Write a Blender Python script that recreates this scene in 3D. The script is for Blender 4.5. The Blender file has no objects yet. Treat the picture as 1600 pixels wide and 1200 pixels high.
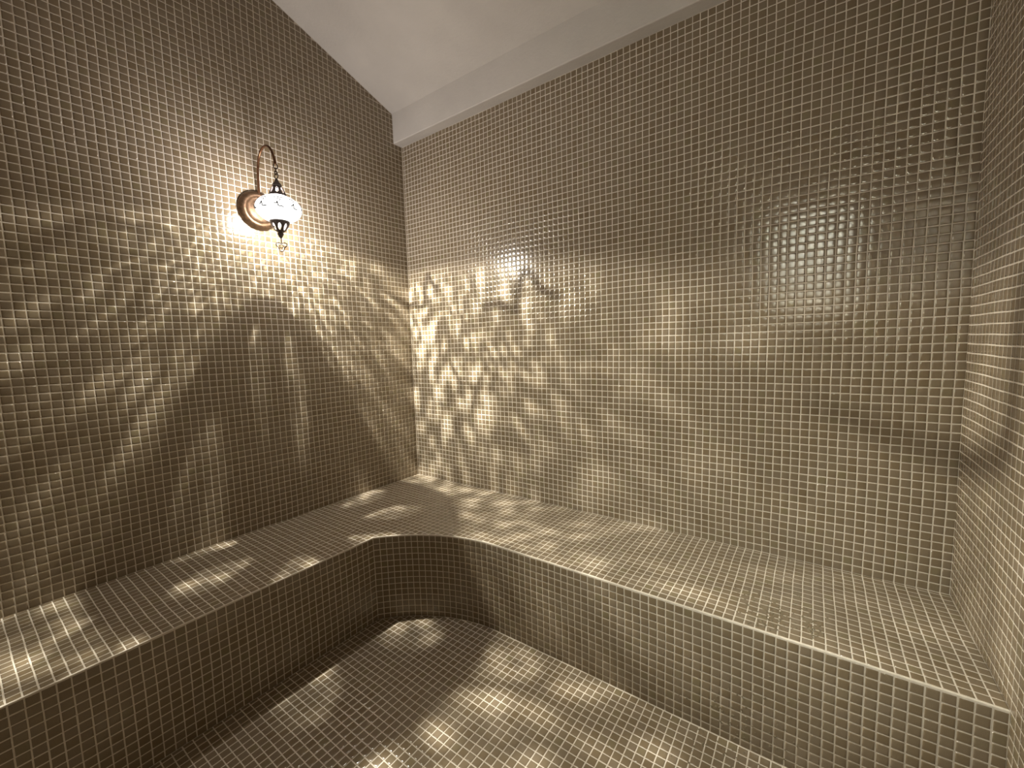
import bpy, bmesh, math
import numpy as np
from mathutils import Matrix, Vector

# ------------------------------------------------------------------ units
# Everything is laid out in mosaic pitches (one tile + one joint) and scaled to metres.
P = 0.027
W = 90.38            # room width, back wall
D = 84.0             # room depth
H = 14.0             # bench height
HB = 89.25           # underside of the plaster beam along the back wall
BD = 2.39            # depth of that beam
HC = 95.46           # ceiling height at the beam
SL = 0.349           # ceiling slope
RIDGE = 42.0
BX = 19.8            # left bench depth
BY = 18.7            # back bench depth
KY = 27.31           # start of the curved bench corner
TX = 38.46           # end of the curved bench corner
AR = ((TX - BX) ** 2 + (KY - BY) ** 2) / (2 * (KY - BY))
AC = (TX, -BY - AR)  # centre of the curve
AA = math.asin((TX - BX) / AR)

scene = bpy.context.scene
col = scene.collection

# ------------------------------------------------------------------ camera
CAM = np.array([76.743, -66.564, 44.293]); F = 654.75
pt, yw, rl = -0.0922, -0.6257, -0.0291
fwd = np.array([math.sin(yw) * math.cos(pt), math.cos(yw) * math.cos(pt), math.sin(pt)])
rt = np.array([math.cos(yw), -math.sin(yw), 0.0]); up = np.cross(rt, fwd)
rt, up = math.cos(rl) * rt + math.sin(rl) * up, -math.sin(rl) * rt + math.cos(rl) * up
cd = bpy.data.cameras.new('camera'); cam = bpy.data.objects.new('camera', cd); col.objects.link(cam)
cd.sensor_width = 36.0; cd.lens = F / 1600.0 * 36.0; cd.clip_start = 0.02; cd.clip_end = 100
m = Matrix.Identity(4)
for i in range(3):
    m[i][0], m[i][1], m[i][2], m[i][3] = rt[i], up[i], -fwd[i], CAM[i] * P
cam.matrix_world = m
scene.camera = cam

# ------------------------------------------------------------------ world, light levels
world = bpy.data.worlds.new('world'); scene.world = world; world.use_nodes = True
world.node_tree.nodes['Background'].inputs[0].default_value = (0.05, 0.045, 0.04, 1)
world.node_tree.nodes['Background'].inputs[1].default_value = 1.0
scene.view_settings.view_transform = 'Standard'; scene.view_settings.look = 'None'
scene.view_settings.gamma = 1.0; scene.view_settings.use_curve_mapping = False
scene.view_settings.exposure = 0.32
scene.cycles.max_bounces = 8; scene.cycles.diffuse_bounces = 5; scene.cycles.glossy_bounces = 4
scene.cycles.transparent_max_bounces = 12
scene.cycles.sample_clamp_indirect = 4.0; scene.cycles.sample_clamp_direct = 0.0
scene.cycles.caustics_reflective = False; scene.cycles.caustics_refractive = False
BULB_POWER = 370.0      # downward LED inside the globe
GLOW_POWER = 92.0     # added second light filling the globe, for soft diffuse glow
PASSAGE_POWER = 200.0

# ------------------------------------------------------------------ materials
def new_mat(name):
    mt = bpy.data.materials.new(name); mt.use_nodes = True
    nt = mt.node_tree; nt.nodes.clear()
    out = nt.nodes.new('ShaderNodeOutputMaterial')
    return mt, nt, out
def nd(nt, typ, **kw):
    n = nt.nodes.new(typ)
    for k, v in kw.items():
        if k.startswith('i_'):
            n.inputs[int(k[2:]) if k[2:].isdigit() else k[2:].replace('_', ' ')].default_value = v
        else:
            setattr(n, k, v)
    return n
def ramp(nt, fac, stops):
    r = nt.nodes.new('ShaderNodeValToRGB'); e = r.color_ramp.elements
    while len(e) < len(stops): e.new(0.5)
    for q, (p_, c) in zip(e, stops): q.position = p_; q.color = (*c, 1)
    nt.links.new(fac, r.inputs[0]); return r.outputs[0]

def tile_material():
    mt, nt, out = new_mat('glass_mosaic_tile'); L = nt.links.new
    b = nd(nt, 'ShaderNodeBsdfPrincipled')
    at = nd(nt, 'ShaderNodeAttribute', attribute_name='tint')
    c = ramp(nt, at.outputs['Fac'], [(0.0, (0.190, 0.142, 0.086)), (0.35, (0.205, 0.157, 0.100)), (0.7, (0.216, 0.169, 0.116)), (1.0, (0.204, 0.164, 0.097))])
    tc = nd(nt, 'ShaderNodeTexCoord')
    n1 = nd(nt, 'ShaderNodeTexNoise', i_Scale=900.0, i_Detail=2.0)
    L(tc.outputs['Object'], n1.inputs['Vector'])
    mx = nd(nt, 'ShaderNodeMix', data_type='RGBA', blend_type='MULTIPLY'); mx.inputs['Factor'].default_value = 1.0
    L(c, mx.inputs['A']); L(ramp(nt, n1.outputs['Fac'], [(0.3, (0.9, 0.9, 0.9)), (0.7, (1.06, 1.06, 1.06))]), mx.inputs['B'])
    L(mx.outputs['Result'], b.inputs['Base Color'])
    n2 = nd(nt, 'ShaderNodeTexNoise', i_Scale=170.0, i_Detail=1.0)
    L(tc.outputs['Object'], n2.inputs['Vector'])
    bp = nd(nt, 'ShaderNodeBump', i_Strength=0.12, i_Distance=0.0006)
    L(n2.outputs['Fac'], bp.inputs['Height']); L(bp.outputs['Normal'], b.inputs['Normal'])
    b.inputs['Roughness'].default_value = 0.13
    b.inputs['IOR'].default_value = 1.52
    L(b.outputs[0], out.inputs[0]); return mt
def simple(name, colr, rough=0.5, metal=0.0, nscale=None, var=0.1, bump=0.0, bscale=None):
    mt, nt, out = new_mat(name); L = nt.links.new
    b = nd(nt, 'ShaderNodeBsdfPrincipled'); b.inputs['Roughness'].default_value = rough; b.inputs['Metallic'].default_value = metal
    tc = nd(nt, 'ShaderNodeTexCoord')
    n = nd(nt, 'ShaderNodeTexNoise', i_Scale=nscale or 20.0, i_Detail=4.0); L(tc.outputs['Object'], n.inputs['Vector'])
    L(ramp(nt, n.outputs['Fac'], [(0.3, tuple(x * (1 - var) for x in colr)), (0.7, tuple(min(1, x * (1 + var)) for x in colr))]), b.inputs['Base Color'])
    if bump:
        n2 = nd(nt, 'ShaderNodeTexNoise', i_Scale=bscale or 60.0, i_Detail=3.0); L(tc.outputs['Object'], n2.inputs['Vector'])
        bp = nd(nt, 'ShaderNodeBump', i_Strength=bump, i_Distance=0.002); L(n2.outputs['Fac'], bp.inputs['Height']); L(bp.outputs['Normal'], b.inputs['Normal'])
    L(b.outputs[0], out.inputs[0]); return mt
M_TILE = tile_material()
M_GROUT = simple('grout', (0.63, 0.57, 0.485), 0.75, 0, 60, 0.07, 0.3, 500)
M_PLASTER = simple('plaster_paint', (0.57, 0.54, 0.505), 0.8, 0, 5, 0.05, 0.5, 70)
M_BRONZE = simple('dark_bronze', (0.095, 0.065, 0.05), 0.38, 0.85, 150, 0.3, 0.2, 300)
M_BRASS = simple('aged_brass', (0.10, 0.060, 0.034), 0.40, 0.7, 90, 0.35, 0.2, 200)
M_PEWTER = simple('grey_metal_cap', (0.16, 0.14, 0.14), 0.42, 0.8, 200, 0.25, 0.25, 300)
M_STEEL = simple('brushed_steel', (0.55, 0.55, 0.55), 0.3, 1.0, 50, 0.08)
M_PASSAGE = simple('passage_paint', (0.78, 0.76, 0.72), 0.8, 0, 4, 0.03)

def glass_pane_material():
    mt, nt, out = new_mat('clear_glass'); L = nt.links.new
    t = nd(nt, 'ShaderNodeBsdfTransparent'); t.inputs[0].default_value = (0.9, 0.94, 0.92, 1)
    g = nd(nt, 'ShaderNodeBsdfGlossy'); g.inputs['Roughness'].default_value = 0.05
    fr = nd(nt, 'ShaderNodeFresnel', i_IOR=1.45)
    mx = nd(nt, 'ShaderNodeMixShader'); L(fr.outputs[0], mx.inputs[0]); L(t.outputs[0], mx.inputs[1]); L(g.outputs[0], mx.inputs[2])
    L(mx.outputs[0], out.inputs[0]); return mt
M_GLASS = glass_pane_material()

def globe_material():
    # lit crackle-glass globe: lower half lets patches of light through, upper half is frosted
    mt, nt, out = new_mat('crackle_glass_globe'); L = nt.links.new
    tc = nd(nt, 'ShaderNodeTexCoord')
    mp = nd(nt, 'ShaderNodeMapping'); mp.inputs['Scale'].default_value = (1 / P, 1 / P, 1 / P); L(tc.outputs['Object'], mp.inputs['Vector'])
    wv = nd(nt, 'ShaderNodeTexNoise', i_Scale=0.9, i_Detail=1.0); L(mp.outputs[0], wv.inputs['Vector'])
    ad = nd(nt, 'ShaderNodeMix', data_type='RGBA', blend_type='ADD'); ad.inputs['Factor'].default_value = 0.5
    st = nd(nt, 'ShaderNodeVectorMath', operation='MULTIPLY'); st.inputs[1].default_value = (1.0, 1.0, 0.32); L(mp.outputs[0], st.inputs[0])
    L(st.outputs[0], ad.inputs['A']); L(wv.outputs['Color'], ad.inputs['B'])
    n1 = nd(nt, 'ShaderNodeTexNoise', i_Scale=7.8, i_Detail=2.0, i_Roughness=0.5, i_Distortion=0.4); L(ad.outputs['Result'], n1.inputs['Vector'])
    n2 = nd(nt, 'ShaderNodeTexNoise', i_Scale=1.1, i_Detail=1.0); L(mp.outputs[0], n2.inputs['Vector'])
    pat = ramp(nt, n1.outputs['Fac'], [(0.44, (0.065, 0.063, 0.055)), (0.52, (0.14, 0.135, 0.118)), (0.58, (0.45, 0.435, 0.39)), (0.66, (0.88, 0.865, 0.82))])
    big = ramp(nt, n2.outputs['Fac'], [(0.35, (0.55, 0.55, 0.55)), (0.65, (1.0, 1.0, 1.0))])
    mul = nd(nt, 'ShaderNodeMix', data_type='RGBA', blend_type='MULTIPLY'); mul.inputs['Factor'].default_value = 1.0
    L(pat, mul.inputs['A']); L(big, mul.inputs['B'])
    sp = nd(nt, 'ShaderNodeSeparateXYZ'); L(mp.outputs[0], sp.inputs[0])
    mr = nd(nt, 'ShaderNodeMapRange'); mr.interpolation_type = 'SMOOTHSTEP'
    mr.inputs['From Min'].default_value = GLOBE_Z - 0.1; mr.inputs['From Max'].default_value = GLOBE_Z + 0.55
    L(sp.outputs['Z'], mr.inputs['Value'])
    xr = nd(nt, 'ShaderNodeMapRange'); xr.inputs['From Min'].default_value = LX + 0.4; xr.inputs['From Max'].default_value = LX + 3.0
    xr.inputs['To Min'].default_value = 1.0; xr.inputs['To Max'].default_value = 0.75; L(sp.outputs['X'], xr.inputs['Value'])
    yr = nd(nt, 'ShaderNodeMapRange'); yr.inputs['From Min'].default_value = -3.0; yr.inputs['From Max'].default_value = 0.3
    yr.inputs['To Min'].default_value = 0.34; yr.inputs['To Max'].default_value = 1.0; L(sp.outputs['Y'], yr.inputs['Value'])
    xy = nd(nt, 'ShaderNodeMath', operation='MULTIPLY'); L(xr.outputs['Result'], xy.inputs[0]); L(yr.outputs['Result'], xy.inputs[1])  # light fade put into glass colour: dimmer towards room and front wall
    mul2 = nd(nt, 'ShaderNodeMix', data_type='RGBA', blend_type='MULTIPLY'); mul2.inputs['Factor'].default_value = 1.0
    L(mul.outputs['Result'], mul2.inputs['A']); L(xy.outputs[0], mul2.inputs['B'])
    xf = nd(nt, 'ShaderNodeMapRange'); xf.inputs['From Min'].default_value = LX + 0.8; xf.inputs['From Max'].default_value = LX + 3.1
    xf.inputs['To Min'].default_value = 0.0; xf.inputs['To Max'].default_value = 0.72; L(sp.outputs['X'], xf.inputs['Value'])
    flat = nd(nt, 'ShaderNodeMix', data_type='RGBA'); L(xf.outputs['Result'], flat.inputs['Factor']); L(mul2.outputs['Result'], flat.inputs['A'])  # pattern evened out towards the room to smooth the light it casts
    flat.inputs['B'].default_value = (0.135, 0.131, 0.117, 1)
    up_ = nd(nt, 'ShaderNodeMix', data_type='RGBA'); L(mr.outputs['Result'], up_.inputs['Factor']); L(flat.outputs['Result'], up_.inputs['A'])
    up_.inputs['B'].default_value = (0.135, 0.129, 0.124, 1)
    # thick frosted pole below, only a few clear flecks
    pm = nd(nt, 'ShaderNodeMapRange'); pm.inputs['From Min'].default_value = GLOBE_Z - 1.99; pm.inputs['From Max'].default_value = GLOBE_Z - 1.92
    L(sp.outputs['Z'], pm.inputs['Value'])
    n4 = nd(nt, 'ShaderNodeTexNoise', i_Scale=7.5, i_Detail=1.0, i_Distortion=0.4); L(mp.outputs[0], n4.inputs['Vector'])
    flk = ramp(nt, n4.outputs['Fac'], [(0.50, (0.03, 0.03, 0.028)), (0.68, (0.33, 0.32, 0.30))])
    pole = nd(nt, 'ShaderNodeMix', data_type='RGBA'); L(pm.outputs['Result'], pole.inputs['Factor']); L(flk, pole.inputs['A']); L(up_.outputs['Result'], pole.inputs['B'])
    tr = nd(nt, 'ShaderNodeBsdfTransparent'); L(pole.outputs['Result'], tr.inputs[0])
    em = nd(nt, 'ShaderNodeEmission', i_Strength=1.6); em.inputs['Color'].default_value = (1.0, 0.985, 0.96, 1)
    asd = nd(nt, 'ShaderNodeAddShader'); L(tr.outputs[0], asd.inputs[0]); L(em.outputs[0], asd.inputs[1])
    L(asd.outputs[0], out.inputs[0]); return mt

# ------------------------------------------------------------------ mesh helpers
def link(name, me, mat, parent=None, loc=None):
    o = bpy.data.objects.new(name, me); col.objects.link(o)
    if mat is not None and not me.materials: me.materials.append(mat)
    if parent is not None: o.parent = parent
    if loc is not None: o.location = loc
    return o
def mesh_from(name, verts, faces, smooth=False):
    me = bpy.data.meshes.new(name); me.from_pydata([tuple(v) for v in verts], [], faces); me.update()
    if smooth: me.shade_smooth()
    return me
def prism(name, poly, axis, a, b):
    """polygon (2D, tile units) extruded along axis from a to b; 2D coords are the other axes in order"""
    n = len(poly); vs = []
    for t in (a, b):
        for p_, q in poly:
            v = [p_, q]; v.insert(axis, t); vs.append([c * P for c in v])
    fs = [list(range(n)), list(range(2 * n - 1, n - 1, -1))] + [[i, (i + 1) % n + 0, (i + 1) % n + n, i + n] for i in range(n)]
    me = bpy.data.meshes.new(name); bm = bmesh.new()
    bv = [bm.verts.new(v) for v in vs]
    for f in fs: bm.faces.new([bv[i] for i in f])
    bmesh.ops.recalc_face_normals(bm, faces=bm.faces); bm.to_mesh(me); bm.free(); return me
def struct(o): o['kind'] = 'structure'; return o
def tag(o, label, cat, group=None):
    o['label'] = label; o['category'] = cat
    if group: o['group'] = group
    return o

# ------------------------------------------------------------------ tiles
rng = np.random.default_rng(7)
GAP = 0.060; WAVE = 0.8
RINGS = [(0.0, -0.02), (0.0, 0.004), (0.04, 0.026), (0.14, 0.034)]   # inset, height
SGN = np.array([[-1, -1], [1, -1], [1, 1], [-1, 1]], float)
def tile_faces():
    f = []
    for r in range(3):
        for i in range(4):
            j = (i + 1) % 4; f.append([4 * r + i, 4 * r + j, 4 * r + 4 + j, 4 * r + 4 + i])
    f.append([12, 13, 14, 15]); return np.array(f)
TF = tile_faces()
def grid_cells(u0, u1, v0, v1, pu, pv, su=1.0, sv=1.0, eu0=0.05, eu1=0.05, ev0=0.05, ev1=0.05, mn=0.28):
    """cells of a grid with phase pu, pv clipped to the rectangle, with edge joints"""
    a = np.arange(math.floor((u0 - pu) / su), math.ceil((u1 - pu) / su)) * su + pu
    b = np.arange(math.floor((v0 - pv) / sv), math.ceil((v1 - pv) / sv)) * sv + pv
    A0, B0 = np.meshgrid(a, b, indexing='ij'); A0 = A0.ravel(); B0 = B0.ravel()
    A1 = np.minimum(A0 + su, u1 - eu1 + GAP); B1 = np.minimum(B0 + sv, v1 - ev1 + GAP)
    A0 = np.maximum(A0, u0 + eu0 - GAP); B0 = np.maximum(B0, v0 + ev0 - GAP)
    k = (A1 - A0 > mn) & (B1 - B0 > mn)
    return np.stack([A0, A1, B0, B1], 1)[k]
def place(cells, O, U, V, N):
    """-> array of records: centre(3), U, V, N, half sizes(2), jittered"""
    n = len(cells); O, U, V, N = [np.asarray(x, float) for x in (O, U, V, N)]
    cu = (cells[:, 0] + cells[:, 1]) / 2; cv = (cells[:, 2] + cells[:, 3]) / 2
    # hand-laid sheets: slow waviness plus a little play of each piece
    wu = 0.035 * np.sin(cv * 0.31 + 1.3 * np.sin(cu * 0.17)) + 0.02 * np.sin(cv * 0.83 + cu * 0.21); wv = 0.035 * np.sin(cu * 0.27 + 1.1 * np.sin(cv * 0.19)) + 0.02 * np.sin(cu * 0.77 - cv * 0.23)
    cu = cu + wu * WAVE + rng.normal(0, 0.006, n); cv = cv + wv * WAVE + rng.normal(0, 0.006, n)
    hu = (cells[:, 1] - cells[:, 0]) / 2 - GAP; hv = (cells[:, 3] - cells[:, 2]) / 2 - GAP
    c = O + cu[:, None] * U + cv[:, None] * V + rng.uniform(-0.003, 0.003, n)[:, None] * N
    rot = rng.normal(0, 0.006, n)[:, None]; tu = rng.normal(0, 0.004, n)[:, None]; tv = rng.normal(0, 0.004, n)[:, None]
    U2 = U + rot * V + tu * N; U2 /= np.linalg.norm(U2, axis=1)[:, None]
    V2 = V - rot * U + tv * N; V2 -= (V2 * U2).sum(1)[:, None] * U2; V2 /= np.linalg.norm(V2, axis=1)[:, None]
    N2 = np.cross(U2, V2)
    return dict(c=c, U=U2, V=V2, N=N2, hu=hu, hv=hv, tint=np.clip(rng.normal(0.5, 0.24, n), 0, 1))
def cat(*rs): return {k: np.concatenate([r[k] for r in rs]) for k in rs[0]}
def sub(r, k): return {q: v[k] for q, v in r.items()}
def pix_area(r):
    a = []
    vis = np.ones(len(r['c']), bool); pts = []
    for s in SGN:
        X = r['c'] + (s[0] * r['hu'])[:, None] * r['U'] + (s[1] * r['hv'])[:, None] * r['V'] - CAM
        z = X @ fwd; vis &= z > 1.0; z = np.maximum(z, 0.5)
        x = 800 + F * (X @ rt) / z; y = 600 - F * (X @ up) / z
        vis &= (x > -4) & (x < 1604) & (y > -4) & (y < 1204); pts.append((x, y))
    ar = 0
    for i in range(4):
        x0, y0 = pts[i]; x1, y1 = pts[(i + 1) % 4]; ar = ar + x0 * y1 - x1 * y0
    return np.where(vis, np.abs(ar) / 2, 0)
def field_mesh(name, r, polys=()):
    n = len(r['c']); V = np.empty((n, 16, 3))
    for q, (ins, z) in enumerate(RINGS):
        for i in range(4):
            V[:, q * 4 + i] = r['c'] + (SGN[i, 0] * (r['hu'] - ins))[:, None] * r['U'] + (SGN[i, 1] * (r['hv'] - ins))[:, None] * r['V'] + z * r['N']
    V = V.reshape(-1, 3) * P
    Fc = (TF[None] + (np.arange(n) * 16)[:, None, None]).reshape(-1, 4)
    tint = np.repeat(r['tint'], 16)
    loops = Fc.ravel(); starts = np.arange(len(Fc)) * 4
    if len(polys):
        ev, el, es, et = [], [], [], []; base = len(V); lo = len(loops)
        for (ring_list, tv) in polys:
            k = len(ring_list[0]); b0 = base + len(ev)
            for rg in ring_list: ev.extend([tuple(x * P for x in v) for v in rg]); et.extend([tv] * k)
            for q in range(3):
                for i in range(k):
                    j = (i + 1) % k; es.append(lo + len(el)); el += [b0 + q * k + i, b0 + q * k + j, b0 + (q + 1) * k + j, b0 + (q + 1) * k + i]
            es.append(lo + len(el)); el += [b0 + 3 * k + i for i in range(k)]
        V = np.concatenate([V, np.array(ev)]); tint = np.concatenate([tint, et])
        loops = np.concatenate([loops, el]); starts = np.concatenate([starts, es])
    me = bpy.data.meshes.new(name)
    me.vertices.add(len(V)); me.vertices.foreach_set('co', V.astype(np.float32).ravel())
    me.loops.add(len(loops)); me.loops.foreach_set('vertex_index', loops.astype(np.int32))
    me.polygons.add(len(starts)); me.polygons.foreach_set('loop_start', starts.astype(np.int32))
    me.update(calc_edges=True); me.validate(); me.shade_smooth()
    at = me.attributes.new('tint', 'FLOAT', 'POINT'); at.data.foreach_set('value', tint.astype(np.float32))
    me.materials.append(M_TILE); return me
VARIANTS = {}
def tile_variant(hu, hv, k):
    key = (round(hu, 2), round(hv, 2), k)
    if key not in VARIANTS:
        r = dict(c=np.zeros((1, 3)), U=np.array([[1., 0, 0]]), V=np.array([[0, 1., 0]]), N=np.array([[0, 0, 1.]]),
                 hu=np.array([key[0]]), hv=np.array([key[1]]), tint=np.array([(k + 0.5) / 8]))
        VARIANTS[key] = field_mesh('tile', r)
    return VARIANTS[key]
def lay_tiles(parent, r, polys=(), name='tile', single=300):
    ar = pix_area(r); order = np.argsort(-ar)[:single]; order = order[ar[order] > 40.0]
    pick = np.zeros(len(ar), bool); pick[order] = True
    for i in order:
        o = bpy.data.objects.new(name, tile_variant(r['hu'][i], r['hv'][i], int(min(7, r['tint'][i] * 8)))); col.objects.link(o)
        o.parent = parent
        mm = Matrix.Identity(4)
        for q in range(3):
            mm[q][0], mm[q][1], mm[q][2], mm[q][3] = r['U'][i][q], r['V'][i][q], r['N'][i][q], r['c'][i][q] * P
        o.matrix_local = mm
    o = link(name + '_field', field_mesh(name + '_field', sub(r, ~pick), polys), None, parent); o['kind'] = 'stuff'
def clip(poly, n, d):
    """keep n.x <= d"""
    res = []
    for i in range(len(poly)):
        a, b = poly[i], poly[(i + 1) % len(poly)]
        fa, fb = n[0] * a[0] + n[1] * a[1] - d, n[0] * b[0] + n[1] * b[1] - d
        if fa <= 0: res.append(a)
        if fa * fb < 0:
            t = fa / (fa - fb); res.append((a[0] + t * (b[0] - a[0]), a[1] + t * (b[1] - a[1])))
    return res
def poly_area(p): return 0.5 * sum(p[i][0] * p[(i + 1) % len(p)][1] - p[(i + 1) % len(p)][0] * p[i][1] for i in range(len(p)))
def inset(poly, d):
    k = len(poly); c = list(poly)
    for i in range(k):
        a, b = poly[i], poly[(i + 1) % k]; e = (b[0] - a[0], b[1] - a[1]); l = math.hypot(*e)
        if l < 1e-6: continue
        n = (e[1] / l, -e[0] / l); c = clip(c, n, n[0] * a[0] + n[1] * a[1] - d)
        if len(c) < 3: return None
    return c
def poly_tile(poly, O, U, V, N):
    """cut tile from a convex polygon cell"""
    base = inset(poly, GAP)
    if not base or len(base) < 3 or poly_area(base) < 0.10: return None
    cl = [base[0]]
    for q in base[1:]:
        if math.hypot(q[0] - cl[-1][0], q[1] - cl[-1][1]) > 0.03: cl.append(q)
    if math.hypot(cl[0][0] - cl[-1][0], cl[0][1] - cl[-1][1]) < 0.03: cl.pop()
    if len(cl) < 3: return None
    cx = sum(q[0] for q in cl) / len(cl); cy = sum(q[1] for q in cl) / len(cl)
    rings = []
    for ins, z in RINGS:
        s = 1 - ins / 0.45
        rings.append([tuple(O[t] + (cx + (q[0] - cx) * s) * U[t] + (cy + (q[1] - cy) * s) * V[t] + z * N[t] for t in range(3)) for q in cl])
    return (rings, float(np.clip(rng.normal(0.5, 0.24), 0, 1)))
X_, Y_, Z_ = np.eye(3)

# ------------------------------------------------------------------ the room shell
def ceil_z(y):   # y <= 0
    d = -y
    return HC + SL * (min(d, 2 * RIDGE - d) - BD)
T = 4.0
# left wall
lw = struct(link('wall_left', prism('wall_left', [(T, -1), (T, HC + 2), (0, HC + 2), (-RIDGE, ceil_z(-RIDGE) + 3), (-2 * RIDGE, HC + 2), (-D - T, HC + 2), (-D - T, -1)], 0, -T, 0), M_GROUT))
RV = (HB - H) / 75.0
def split_slope(cells, line_n, line_d, O, U, V, N):
    """cells wholly inside n.x<=d stay; cut cells become polygon tiles"""
    cor = np.stack([cells[:, [0, 2]], cells[:, [1, 2]], cells[:, [1, 3]], cells[:, [0, 3]]], 1)
    f = cor @ np.array(line_n) - line_d
    full = (f <= 0).all(1); cut = ~full & (f < 0).any(1); ps = []
    for q in cor[cut]:
        p_ = clip([tuple(x) for x in q], line_n, line_d)
        if len(p_) >= 3:
            t = poly_tile(p_, O, U, V, N)
            if t: ps.append(t)
    return cells[full], ps
O0 = np.zeros(3)
FY = 0.15
cells = grid_cells(-D, 0, H, HC + SL * RIDGE + 1, -FY, H, 1, RV)
under = cells[(cells[:, 0] > -BD - 0.4) & (cells[:, 3] <= HB + 0.01)]
rest = cells[cells[:, 0] <= -BD - 0.4]
# sloping top edges: z <= HC + SL*(-y-BD) and the mirrored slope
rest, ps1 = split_slope(rest, (SL, 1.0), HC - SL * BD - 0.04, O0, Y_, Z_, X_)
rest, ps2 = split_slope(rest, (-SL, 1.0), HC + SL * (2 * RIDGE - BD) - 0.04, O0, Y_, Z_, X_)
LEFT = place(np.concatenate([under, rest]), O0, Y_, Z_, X_); LEFT_P = ps1 + ps2
lay_tiles(lw, LEFT, LEFT_P)
# back wall
bw = struct(link('wall_back', prism('wall_back', [(0, -1), (W, -1), (W, HC + 3), (0, HC + 3)], 1, 0, T), M_GROUT))
lay_tiles(bw, place(grid_cells(0, W, H, HB, 0.55, H, 1, RV), O0, X_, Z_, -Y_))
# right wall
rw = struct(link('wall_right', prism('wall_right', [(T, -1), (T, HC + 2), (0, HC + 2), (-RIDGE, ceil_z(-RIDGE) + 3), (-2 * RIDGE, HC + 2), (-D - T, HC + 2), (-D - T, -1)], 0, W, W + T), M_GROUT))
OR = np.array([W, 0, 0])
cells = grid_cells(0, D, 0, HC + SL * RIDGE + 1, 0.7, 0, 1, 1)
cells = cells[~((cells[:, 1] < BY + 0.5) & (cells[:, 3] < H + 0.5))]
under = cells[(cells[:, 1] < BD + 0.4) & (cells[:, 3] <= HB + 0.01)]; rest = cells[cells[:, 1] >= BD + 0.4]
rest, ps1 = split_slope(rest, (-SL, 1.0), HC - SL * BD - 0.04, OR, -Y_, Z_, -X_)
rest, ps2 = split_slope(rest, (SL, 1.0), HC + SL * (2 * RIDGE - BD) - 0.04, OR, -Y_, Z_, -X_)
lay_tiles(rw, place(np.concatenate([under, rest]), OR, -Y_, Z_, -X_), ps1 + ps2)
# front wall with the doorway, behind the camera
DX0, DX1, DZ = 63.0, 88.0, 80.0
fwm = prism('wall_front', [(0, -1), (DX0, -1), (DX0, DZ), (DX1, DZ), (DX1, -1), (W, -1), (W, HC + 3), (0, HC + 3)], 1, -D - T, -D)
fw = struct(link('wall_front', fwm, M_GROUT))
cells = grid_cells(-W, 0, 0, HC - 0.8, 0, 0, 1, 1)
k = (cells[:, 1] > -DX1) & (cells[:, 0] < -DX0) & (cells[:, 2] < DZ)
k |= (cells[:, 0] > -BX - 0.5) & (cells[:, 2] < H)
lay_tiles(fw, place(cells[~k], np.array([0, -D, 0]), -X_, Z_, Y_))
# floor
fl = struct(link('floor', prism('floor', [(-T, T), (W + T, T), (W + T, -D - T), (-T, -D - T)], 2, -3, 0), M_GROUT))
cells = grid_cells(BX, W, -D, -BY, 0.35, 0.2, 1, 1)
def arc_cut(cells, O, keep_inside, off=0.0):
    """clip cells against the curved bench front; the concave corner lies at x<TX, y>-KY"""
    full, ps = [], []
    for c in cells:
        cx, cy = (c[0] + c[1]) / 2, (c[2] + c[3]) / 2
        cor = [(c[0], c[2]), (c[1], c[2]), (c[1], c[3]), (c[0], c[3])]
        if c[0] > TX or c[3] < -KY: 
            full.append((c, True)); continue
        d = math.hypot(cx - AC[0], cy - AC[1]); n = ((cx - AC[0]) / d, (cy - AC[1]) / d)
        nn = n if keep_inside else (-n[0], -n[1])
        lim = (n[0] * AC[0] + n[1] * AC[1] + AR) ; lim = lim - off if keep_inside else -(lim + off)
        f = [nn[0] * q[0] + nn[1] * q[1] - lim for q in cor]
        if max(f) <= 0: full.append((c, True))
        elif min(f) < 0:
            p_ = clip(cor, nn, lim)
            if len(p_) >= 3:
                t = poly_tile(p_, O, X_, Y_, Z_)
                if t: ps.append(t)
    return np.array([c for c, _ in full]), ps
cells, ps = arc_cut(cells, O0, True, 0.02)
lay_tiles(fl, place(cells, O0, X_, Y_, Z_), ps)
# ceiling (two sloping plaster panels) and the plaster beam along the back wall
cz = [(0.5, HC + SL * (-0.5 - BD)), (-RIDGE, ceil_z(-RIDGE)), (-2 * RIDGE - 0.5, HC + SL * (-0.5 - BD))]
me = prism('ceiling', cz + [(y, z + 3) for y, z in reversed(cz)], 0, -0.5, W + 0.5)
struct(link('ceiling', me, M_PLASTER))
bmm = prism('trim_1', [(0.2, HB), (-BD, HB), (-BD, HC + 0.6), (0.2, HC + 0.6)], 0, -0.2, W + 0.2)
tr1 = struct(link('trim_1', bmm, M_PLASTER))
bv = tr1.modifiers.new('bevel', 'BEVEL'); bv.width = 0.18 * P; bv.segments = 3; bv.limit_method = 'ANGLE'

# ------------------------------------------------------------------ built-in bench
def arc_pt(t, r=AR):   # t 0..1 from the left end to the right end of the curve
    a = AA * (1 - t); return (AC[0] - r * math.sin(a), AC[1] + r * math.cos(a))
path = [(BX, -D)] + [arc_pt(i / 42) for i in range(43)] + [(W, -BY)]
bench = bpy.data.objects.new('corner_bench', None); col.objects.link(bench)
tag(bench, 'low L-shaped mosaic tiled bench with a curved inner corner along both walls', 'bench')
body = link('body', prism('bench_body', path + [(W, 0), (0, 0), (0, -D)], 2, 0, H), M_GROUT, bench)
bv = body.modifiers.new('bevel', 'BEVEL'); bv.width = 0.07 * P; bv.segments = 2; bv.limit_method = 'ANGLE'; bv.angle_limit = math.radians(60)
OS = np.array([0, 0, H])
c1 = grid_cells(0, BX, -D, -KY, 0.8, 0.65 - 1, 1, 1, eu1=0.16)
EDGE = 0.22
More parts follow.
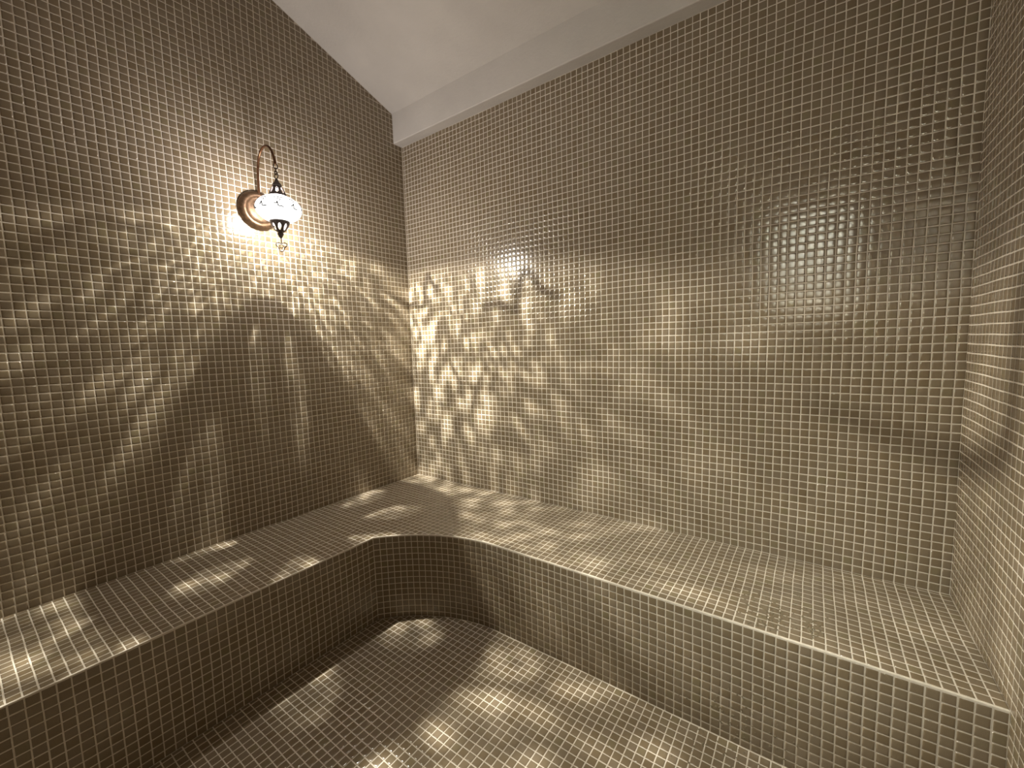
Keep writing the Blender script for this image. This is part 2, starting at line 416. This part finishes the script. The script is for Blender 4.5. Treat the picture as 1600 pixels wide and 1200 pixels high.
c2 = grid_cells(0, W, -BY, 0, 0.5, -BY + EDGE - GAP, 1, 1, ev0=EDGE)
c3 = grid_cells(0, TX + 0.04, -KY, -BY + EDGE - GAP, 0.5, -BY + EDGE - GAP, 1, 1, ev0=0.0, ev1=0.0)
c3, ps = arc_cut(c3, OS, False, 0.12)
keep = []
for c in c3:
    cx, cy = (c[0] + c[1]) / 2, (c[2] + c[3]) / 2
    keep.append(cx < TX and math.hypot(cx - AC[0], cy - AC[1]) >= AR)
c3 = c3[np.array(keep)]
seat = place(np.concatenate([c1, c2, c3]), OS, X_, Y_, Z_)
lay_tiles(bench, seat, ps, 'seat_tile')
# riser
RT = H - 0.16
rs = [place(grid_cells(-D, -KY, 0, RT, 0.69, RT - 14, 1, 1, ev1=0.0), np.array([BX, 0, 0]), Y_, Z_, X_),
      place(grid_cells(TX, W, 0, RT, TX % 1, RT - 14, 1, 1, ev1=0.0, eu0=0.0), np.array([0, -BY, 0]), X_, Z_, -Y_)]
NC = 21
for i in range(NC):
    a, b = np.array(arc_pt(i / NC)), np.array(arc_pt((i + 1) / NC)); L_ = np.linalg.norm(b - a); u = np.array([*(b - a) / L_, 0])
    cc = grid_cells(0, L_, 0, RT, 0, RT - 14, L_, 1, eu0=0.058, eu1=0.058, ev1=0.0)
    rs.append(place(cc, np.array([a[0], a[1], 0]), u, Z_, np.cross(u, Z_)))
lay_tiles(bench, cat(*rs), (), 'riser_tile')

# ------------------------------------------------------------------ wall lamp
LX, LY, LZ = 7.0, -31.9, 68.0                 # hanging axis distance from wall; plate height
GLOBE_Z = 66.85 - LZ
M_GLOBE = globe_material()
lamp = bpy.data.objects.new('wall_lamp', None); col.objects.link(lamp); lamp.location = (0, LY * P, LZ * P)
tag(lamp, 'oriental brass wall lamp with glowing crackle glass globe hanging from a curved arm', 'lamp')
def lathe(name, prof, seg, axis='z', centre=(0, 0, 0), hole=None, smooth=True):
    """prof: (radius, height) list in tiles; hole(i_ring, ang)->bool removes the face"""
    vs, fs = [], []
    for r, h in prof:
        for s in range(seg):
            a = 2 * math.pi * s / seg; v = (r * math.cos(a), r * math.sin(a), h)
            if axis == 'x': v = (h, v[0], v[1])
            vs.append([(v[t] + centre[t]) * P for t in range(3)])
    for i in range(len(prof) - 1):
        for s in range(seg):
            if hole and hole(i, 2 * math.pi * (s + 0.5) / seg): continue
            t = (s + 1) % seg; fs.append([i * seg + s, i * seg + t, (i + 1) * seg + t, (i + 1) * seg + s])
    return mesh_from(name, vs, fs, smooth)
def fix_normals(me):
    bm = bmesh.new(); bm.from_mesh(me); bmesh.ops.remove_doubles(bm, verts=bm.verts, dist=1e-6); bmesh.ops.recalc_face_normals(bm, faces=bm.faces); bm.to_mesh(me); bm.free(); return me
def tube(name, pts, rad, seg=12, closed=False):
    pts = [Vector(p_) for p_ in pts]; n = len(pts); vs, fs = [], []; prev = None
    for i, p_ in enumerate(pts):
        t = (pts[(i + 1) % n] - pts[i - 1]) if closed else (pts[min(i + 1, n - 1)] - pts[max(i - 1, 0)])
        t.normalize()
        if prev is None:
            ref = Vector((0, 1, 0)) if abs(t.y) < 0.9 else Vector((1, 0, 0)); a = t.cross(ref).normalized()
        else: a = (prev - t * prev.dot(t)).normalized()
        prev = a; b = t.cross(a); r = rad(i / max(1, n - 1)) if callable(rad) else rad
        for s in range(seg):
            q = 2 * math.pi * s / seg; vs.append((p_ + a * (r * math.cos(q)) + b * (r * math.sin(q))) * P)
    m_ = n if closed else n - 1
    for i in range(m_):
        for s in range(seg):
            j = (i + 1) % n; t = (s + 1) % seg; fs.append([i * seg + s, i * seg + t, j * seg + t, j * seg + s])
    if not closed: fs += [list(range(seg - 1, -1, -1)), [(n - 1) * seg + s for s in range(seg)]]
    return mesh_from(name, vs, fs, True)
PR = 3.2   # wall plate radius
prof = [(0.0, 0.75), (1.5, 0.72), (1.9, 0.66), (2.02, 0.80), (2.15, 0.98), (2.4, 1.08), (2.7, 1.0), (2.95, 0.72), (3.08, 0.5), (3.18, 0.36), (PR, 0.05), (PR, 0.0)]
pl = link('wall_plate', fix_normals(lathe('wall_plate', prof, 64, 'x')), M_BRASS, lamp)
ctrl = [(0.7, 0, 0.6), (0.8, 0, 1.6), (0.85, 0, 3.0), (1.0, 0, 5.2), (1.35, 0, 7.1), (2.1, 0, 8.5), (3.2, 0, 9.2), (4.5, 0, 9.2), (5.7, 0, 8.5), (6.5, 0, 7.3), (6.85, 0, 6.4), (6.95, 0, 5.75)]
def catmull(c, k=6):
    o = []; c = [Vector(q) for q in c]
    for i in range(len(c) - 1):
        p0, p1, p2, p3 = c[max(i - 1, 0)], c[i], c[i + 1], c[min(i + 2, len(c) - 1)]
        for s in range(k):
            t = s / k; o.append(0.5 * ((2 * p1) + (p2 - p0) * t + (2 * p0 - 5 * p1 + 4 * p2 - p3) * t * t + (3 * p1 - p0 - 3 * p2 + p3) * t ** 3))
    o.append(c[-1]); return o
M_ARM = simple('copper_bronze_arm', (0.17, 0.085, 0.045), 0.35, 0.85, 120, 0.3)
link('arm', tube('arm', catmull(ctrl), lambda t: 0.19 + 0.05 * (t > 0.93)), M_ARM, lamp)
link('arm_socket', fix_normals(lathe('arm_socket', [(0.0, 0.55), (0.42, 0.6), (0.46, 0.9), (0.3, 1.3), (0.2, 1.5), (0.0, 1.5)], 20, 'z', (0.78, 0, -0.1))), M_BRASS, lamp)
def ring_pts(c, rx, rz, ang, n=20):
    ca, sa = math.cos(ang), math.sin(ang)
    return [(c[0] + rx * math.cos(2 * math.pi * i / n) * ca, c[1] + rx * math.cos(2 * math.pi * i / n) * sa, c[2] + rz * math.sin(2 * math.pi * i / n)) for i in range(n)]
for i, (z, ang, rx, rz) in enumerate([(5.42, 1.2, 0.28, 0.42), (4.87, -0.5, 0.22, 0.34), (4.42, 1.3, 0.2, 0.30), (3.92, 0.35, 0.33, 0.42)]):
    link('chain_link', tube('chain_link', ring_pts((LX, 0, z), rx, rz, ang), 0.075, 8, True), M_BRONZE, lamp)
# caps with cut-outs
def cap(name, prof, nh, i0, i1, wid, mat):
    mid = (i0 + i1) / 2; half = (i1 - i0) / 2 + 0.5
    def hole(i, a):
        d = (i - mid) / half
        if abs(d) >= 1: return False
        q = ((a / (2 * math.pi) * nh + 0.15) % 1) - 0.5
        return abs(q) < wid * math.sqrt(1 - d * d)
    o = link(name, lathe(name, prof, 160, 'z', (LX, 0, 0), hole), mat, lamp)
    s = o.modifiers.new('solid', 'SOLIDIFY'); s.thickness = 0.05 * P; s.offset = 0
    return o
g = GLOBE_Z
tz = g + 1.95
def interp(keys, n):
    ts = np.linspace(0, len(keys) - 1, n); ks = np.array(keys); i = np.arange(len(keys)); return list(zip(np.interp(ts, i, ks[:, 0]), np.interp(ts, i, ks[:, 1])))
top_prof = interp([(1.36, 0.0), (1.3, 0.12), (1.16, 0.5), (1.0, 0.9), (0.82, 1.25), (0.6, 1.5)], 26) + [(0.42, 1.55), (0.68, 1.62), (0.7, 1.72), (0.5, 2.0), (0.3, 2.3), (0.17, 2.62), (0.12, 2.75), (0.0, 2.76)]
cap('top_cap', [(r, tz + h) for r, h in top_prof], 8, 8, 20, 0.27, M_PEWTER)
bz = g - 1.88
bot_prof = interp([(1.42, 0.0), (1.34, -0.35), (1.16, -0.85), (0.9, -1.3), (0.55, -1.62)], 26) + [(0.34, -1.7), (0.42, -1.82), (0.5, -1.9), (0.36, -2.15), (0.2, -2.45), (0.12, -2.6), (0.0, -2.62)]
bcap = cap('bottom_cap', [(r, bz + h) for r, h in bot_prof], 8, 8, 20, 0.25, M_PEWTER)
# hanging wire ornament
oz = bz - 2.6
link('ornament_wire', tube('ornament_wire', [(LX, 0, oz + 0.1), (LX, 0, oz - 0.8)], 0.065, 8), M_BRONZE, bcap)
oy, oc = np.array([0.55, 0.83]), oz - 1.25
tre = []
for i in range(60):
    a = 2 * math.pi * i / 60; r = 0.62 + 0.2 * math.cos(3 * (a - math.pi / 2) + math.pi)
    h = r * math.cos(a) * 1.05; v = r * math.sin(a); tre.append((LX + h * oy[0], h * oy[1], oc + v))
link('ornament', tube('ornament', tre, 0.075, 8, True), M_BRONZE, bcap)
tre2 = [(LX + (0.28 * math.cos(t)) * oy[0], 0.28 * math.cos(t) * oy[1], oc + 0.02 + 0.24 * math.sin(t)) for t in np.linspace(0, 2 * math.pi, 20, endpoint=False)]
link('ornament_ring', tube('ornament_ring', tre2, 0.06, 8, True), M_BRONZE, bcap)
# globe shell
GA, GB = 3.3, 2.1
gp = []
for t in np.linspace(-math.pi / 2 + 0.01, math.pi / 2 - 0.01, 56): gp.append((GA * math.cos(t), g + GB * math.sin(t)))
globe = link('globe', lathe('globe', gp, 96, 'z', (LX, 0, 0)), M_GLOBE, lamp)
# wiry painted motifs on the glass
def on_globe(az, el, k=1.012):
    return (LX + k * GA * math.cos(el) * math.cos(az), k * GA * math.cos(el) * math.sin(az), g + k * GB * math.sin(el))
M_PAINT = simple('dark_paint_line', (0.03, 0.03, 0.035), 0.6, 0, 100, 0.2)
NM = 9
mr_ = np.random.default_rng(5)
for q in range(NM):
    a0 = 2 * math.pi * (q + 0.35) / NM
    for pts in ([(-0.16, -0.05), (-0.09, 0.0), (-0.05, 0.12), (-0.02, -0.12), (0.03, -0.2), (0.12, -0.17), (0.2, -0.2)],
                [(-0.2, 0.42), (-0.12, 0.5), (-0.04, 0.43), (0.03, 0.52), (0.1, 0.44), (0.18, 0.5)],
                [(-0.05, 0.28), (0.02, 0.34), (0.08, 0.27), (0.04, 0.2)]):
        cp = [Vector((x + mr_.normal(0, 0.015), y + mr_.normal(0, 0.015), 0)) for x, y in pts]
        link('painted_motif', tube('painted_motif', [on_globe(a0 + v.x, v.y) for v in catmull(cp, 5)], 0.07 if pts[0][1] < 0.1 else 0.05, 6), M_PAINT, globe)
def lamp_light(name, typ, power, size, z, colr, smooth=0.0, quad=0.0):
    ld = bpy.data.lights.new(name, typ); ld.energy = power; ld.color = colr; ld.shadow_soft_size = size * P
    ld.use_nodes = True; nt = ld.node_tree
    em = nt.nodes['Emission']; fo = nt.nodes.new('ShaderNodeLightFalloff'); fo.inputs['Strength'].default_value = 1.0; fo.inputs['Smooth'].default_value = smooth
    mm = nt.nodes.new('ShaderNodeMath'); mm.operation = 'MULTIPLY_ADD'; mm.inputs[1].default_value = quad
    nt.links.new(fo.outputs['Quadratic'], mm.inputs[0]); nt.links.new(fo.outputs['Linear'], mm.inputs[2]); nt.links.new(mm.outputs[0], em.inputs['Strength'])
    lo = bpy.data.objects.new(name, ld); col.objects.link(lo); lo.parent = lamp; lo.location = (LX * P, 0, z * P)
    return ld
sl_ = lamp_light('bulb_light', 'SPOT', BULB_POWER, 0.06, g + 1.0, (1.0, 0.985, 0.915), 0.16); sl_.spot_size = math.radians(164); sl_.spot_blend = 0.14
lamp_light('bulb_glow', 'POINT', GLOW_POWER, 2.0, g, (1.0, 0.965, 0.96), 0.0, 0.5)

# ------------------------------------------------------------------ doorway and passage behind the camera
door = struct(bpy.data.objects.new('door_1', None)); col.objects.link(door); door.location = (0, 0, 0)
def box(name, x0, x1, y0, y1, z0, z1, mat, parent=None):
    return link(name, prism(name, [(x0, y0), (x1, y0), (x1, y1), (x0, y1)], 2, z0, z1), mat, parent)
box('door_frame', DX0, DX0 + 1.5, -D - T, -D, 0, DZ, M_STEEL, door); box('door_frame', DX1 - 1.5, DX1, -D - T, -D, 0, DZ, M_STEEL, door)
box('door_frame', DX0 + 1.5, DX1 - 1.5, -D - T, -D, DZ - 1.5, DZ, M_STEEL, door)
box('door_panel', DX0 + 1.6, DX1 - 1.6, -D - 2.6, -D - 1.5, 0.4, 52, M_STEEL, door)  # unseen; leaf made solid below to block passage light there
box('door_panel', DX0 + 1.6, 66, -D - 2.6, -D - 1.5, 52, DZ - 1.6, M_STEEL, door)
box('door_panel', 83, DX1 - 1.6, -D - 2.6, -D - 1.5, 52, DZ - 1.6, M_STEEL, door)
box('glass_pane', 66, 83, -D - 2.2, -D - 1.9, 52, DZ - 1.6, M_GLASS, door)
link('door_handle', tube('door_handle', [((DX0 + 4), -D - 1.2, z) for z in np.linspace(32, 46, 8)], 0.4), M_STEEL, door)
PX0, PX1, PY, PZ = 40.0, 110.0, -D - T - 45, 96.0
struct(box('floor_passage', PX0 - 2, PX1 + 2, PY - 2, -D - T, -3, 0, M_PASSAGE))
struct(box('ceiling_passage', PX0 - 2, PX1 + 2, PY - 2, -D - T, PZ, PZ + 3, M_PASSAGE))
struct(box('wall_passage', PX0 - 2, PX1 + 2, PY - 2, PY, 0, PZ, M_PASSAGE))
struct(box('wall_passage_left', PX0 - 2, PX0, PY, -D - T, 0, PZ, M_PASSAGE)); struct(box('wall_passage_right', PX1, PX1 + 2, PY, -D - T, 0, PZ, M_PASSAGE))
pl_ = bpy.data.lights.new('passage_light', 'AREA'); pl_.energy = PASSAGE_POWER; pl_.size = 0.9; pl_.color = (1.0, 0.95, 0.88)
po = bpy.data.objects.new('passage_light', pl_); col.objects.link(po); po.location = (78 * P, (-D - T - 24) * P, (PZ - 1.0) * P)

# ------------------------------------------------------------------ water left on the tiles
M_WATER = simple('water_film', (0.20, 0.165, 0.11), 0.04, 0.0, 30, 0.02)
def drops(name, spots, O, U, V, N, label):
    vs, fs = [], []
    O, U, V, N = [np.asarray(q, float) for q in (O, U, V, N)]
    for (a, b, r, e) in spots:
        k = 9; h = r * 0.42; b0 = len(vs); th = rng.uniform(0, math.pi)
        for q, z in ((1.0, 0.0), (0.86, 0.5), (0.5, 0.88)):
            for i in range(k):
                t = 2 * math.pi * i / k; x, y = q * r * math.cos(t) * e, q * r * math.sin(t)
                x, y = x * math.cos(th) - y * math.sin(th), x * math.sin(th) + y * math.cos(th)
                vs.append((O + (a + x) * U + (b + y) * V + (0.026 + z * h) * N) * P)
        vs.append((O + a * U + b * V + (0.026 + h) * N) * P)
        for q in range(2):
            for i in range(k): j = (i + 1) % k; fs.append([b0 + q * k + i, b0 + q * k + j, b0 + (q + 1) * k + j, b0 + (q + 1) * k + i])
        for i in range(k): fs.append([b0 + 2 * k + i, b0 + 2 * k + (i + 1) % k, b0 + 3 * k])
    o = link(name, mesh_from(name, vs, fs, True), M_WATER); o['kind'] = 'stuff'; o['label'] = label; o['category'] = 'water drops'
    return o
def cloud(n, ca, cb, sa, sb, lo=0.05, hi=0.15):
    return [(ca + rng.normal(0, sa), cb + rng.normal(0, sb), rng.uniform(lo, hi), rng.uniform(1.0, 1.6)) for _ in range(n)]
sp_ = [q for q in cloud(200, 74.0, -14.5, 1.9, 2.0) + cloud(40, 77.6, -15.3, 0.5, 1.0) + cloud(70, 71.5, -7.0, 2.2, 3.5, 0.04, 0.09) if -BY + 0.3 < q[1] < -0.3]
drops('water_drops', sp_, (0, 0, H), X_, Y_, Z_, 'clear water drops sprinkled on the bench seat near the right end')
drops('water_drops', [q for q in cloud(90, 72.0, 3.2, 3.0, 2.6, 0.05, 0.12) if 0.2 < q[1] < 12], (0, -BY, 0), X_, Z_, -Y_, 'water drops clinging to the lower bench front near the right end')
drops('water_drops', [q for q in cloud(110, 70.0, -21.5, 3.2, 2.0, 0.05, 0.13) if q[1] < -BY - 0.3], (0, 0, 0), X_, Y_, Z_, 'water drops on the floor tiles at the foot of the bench')
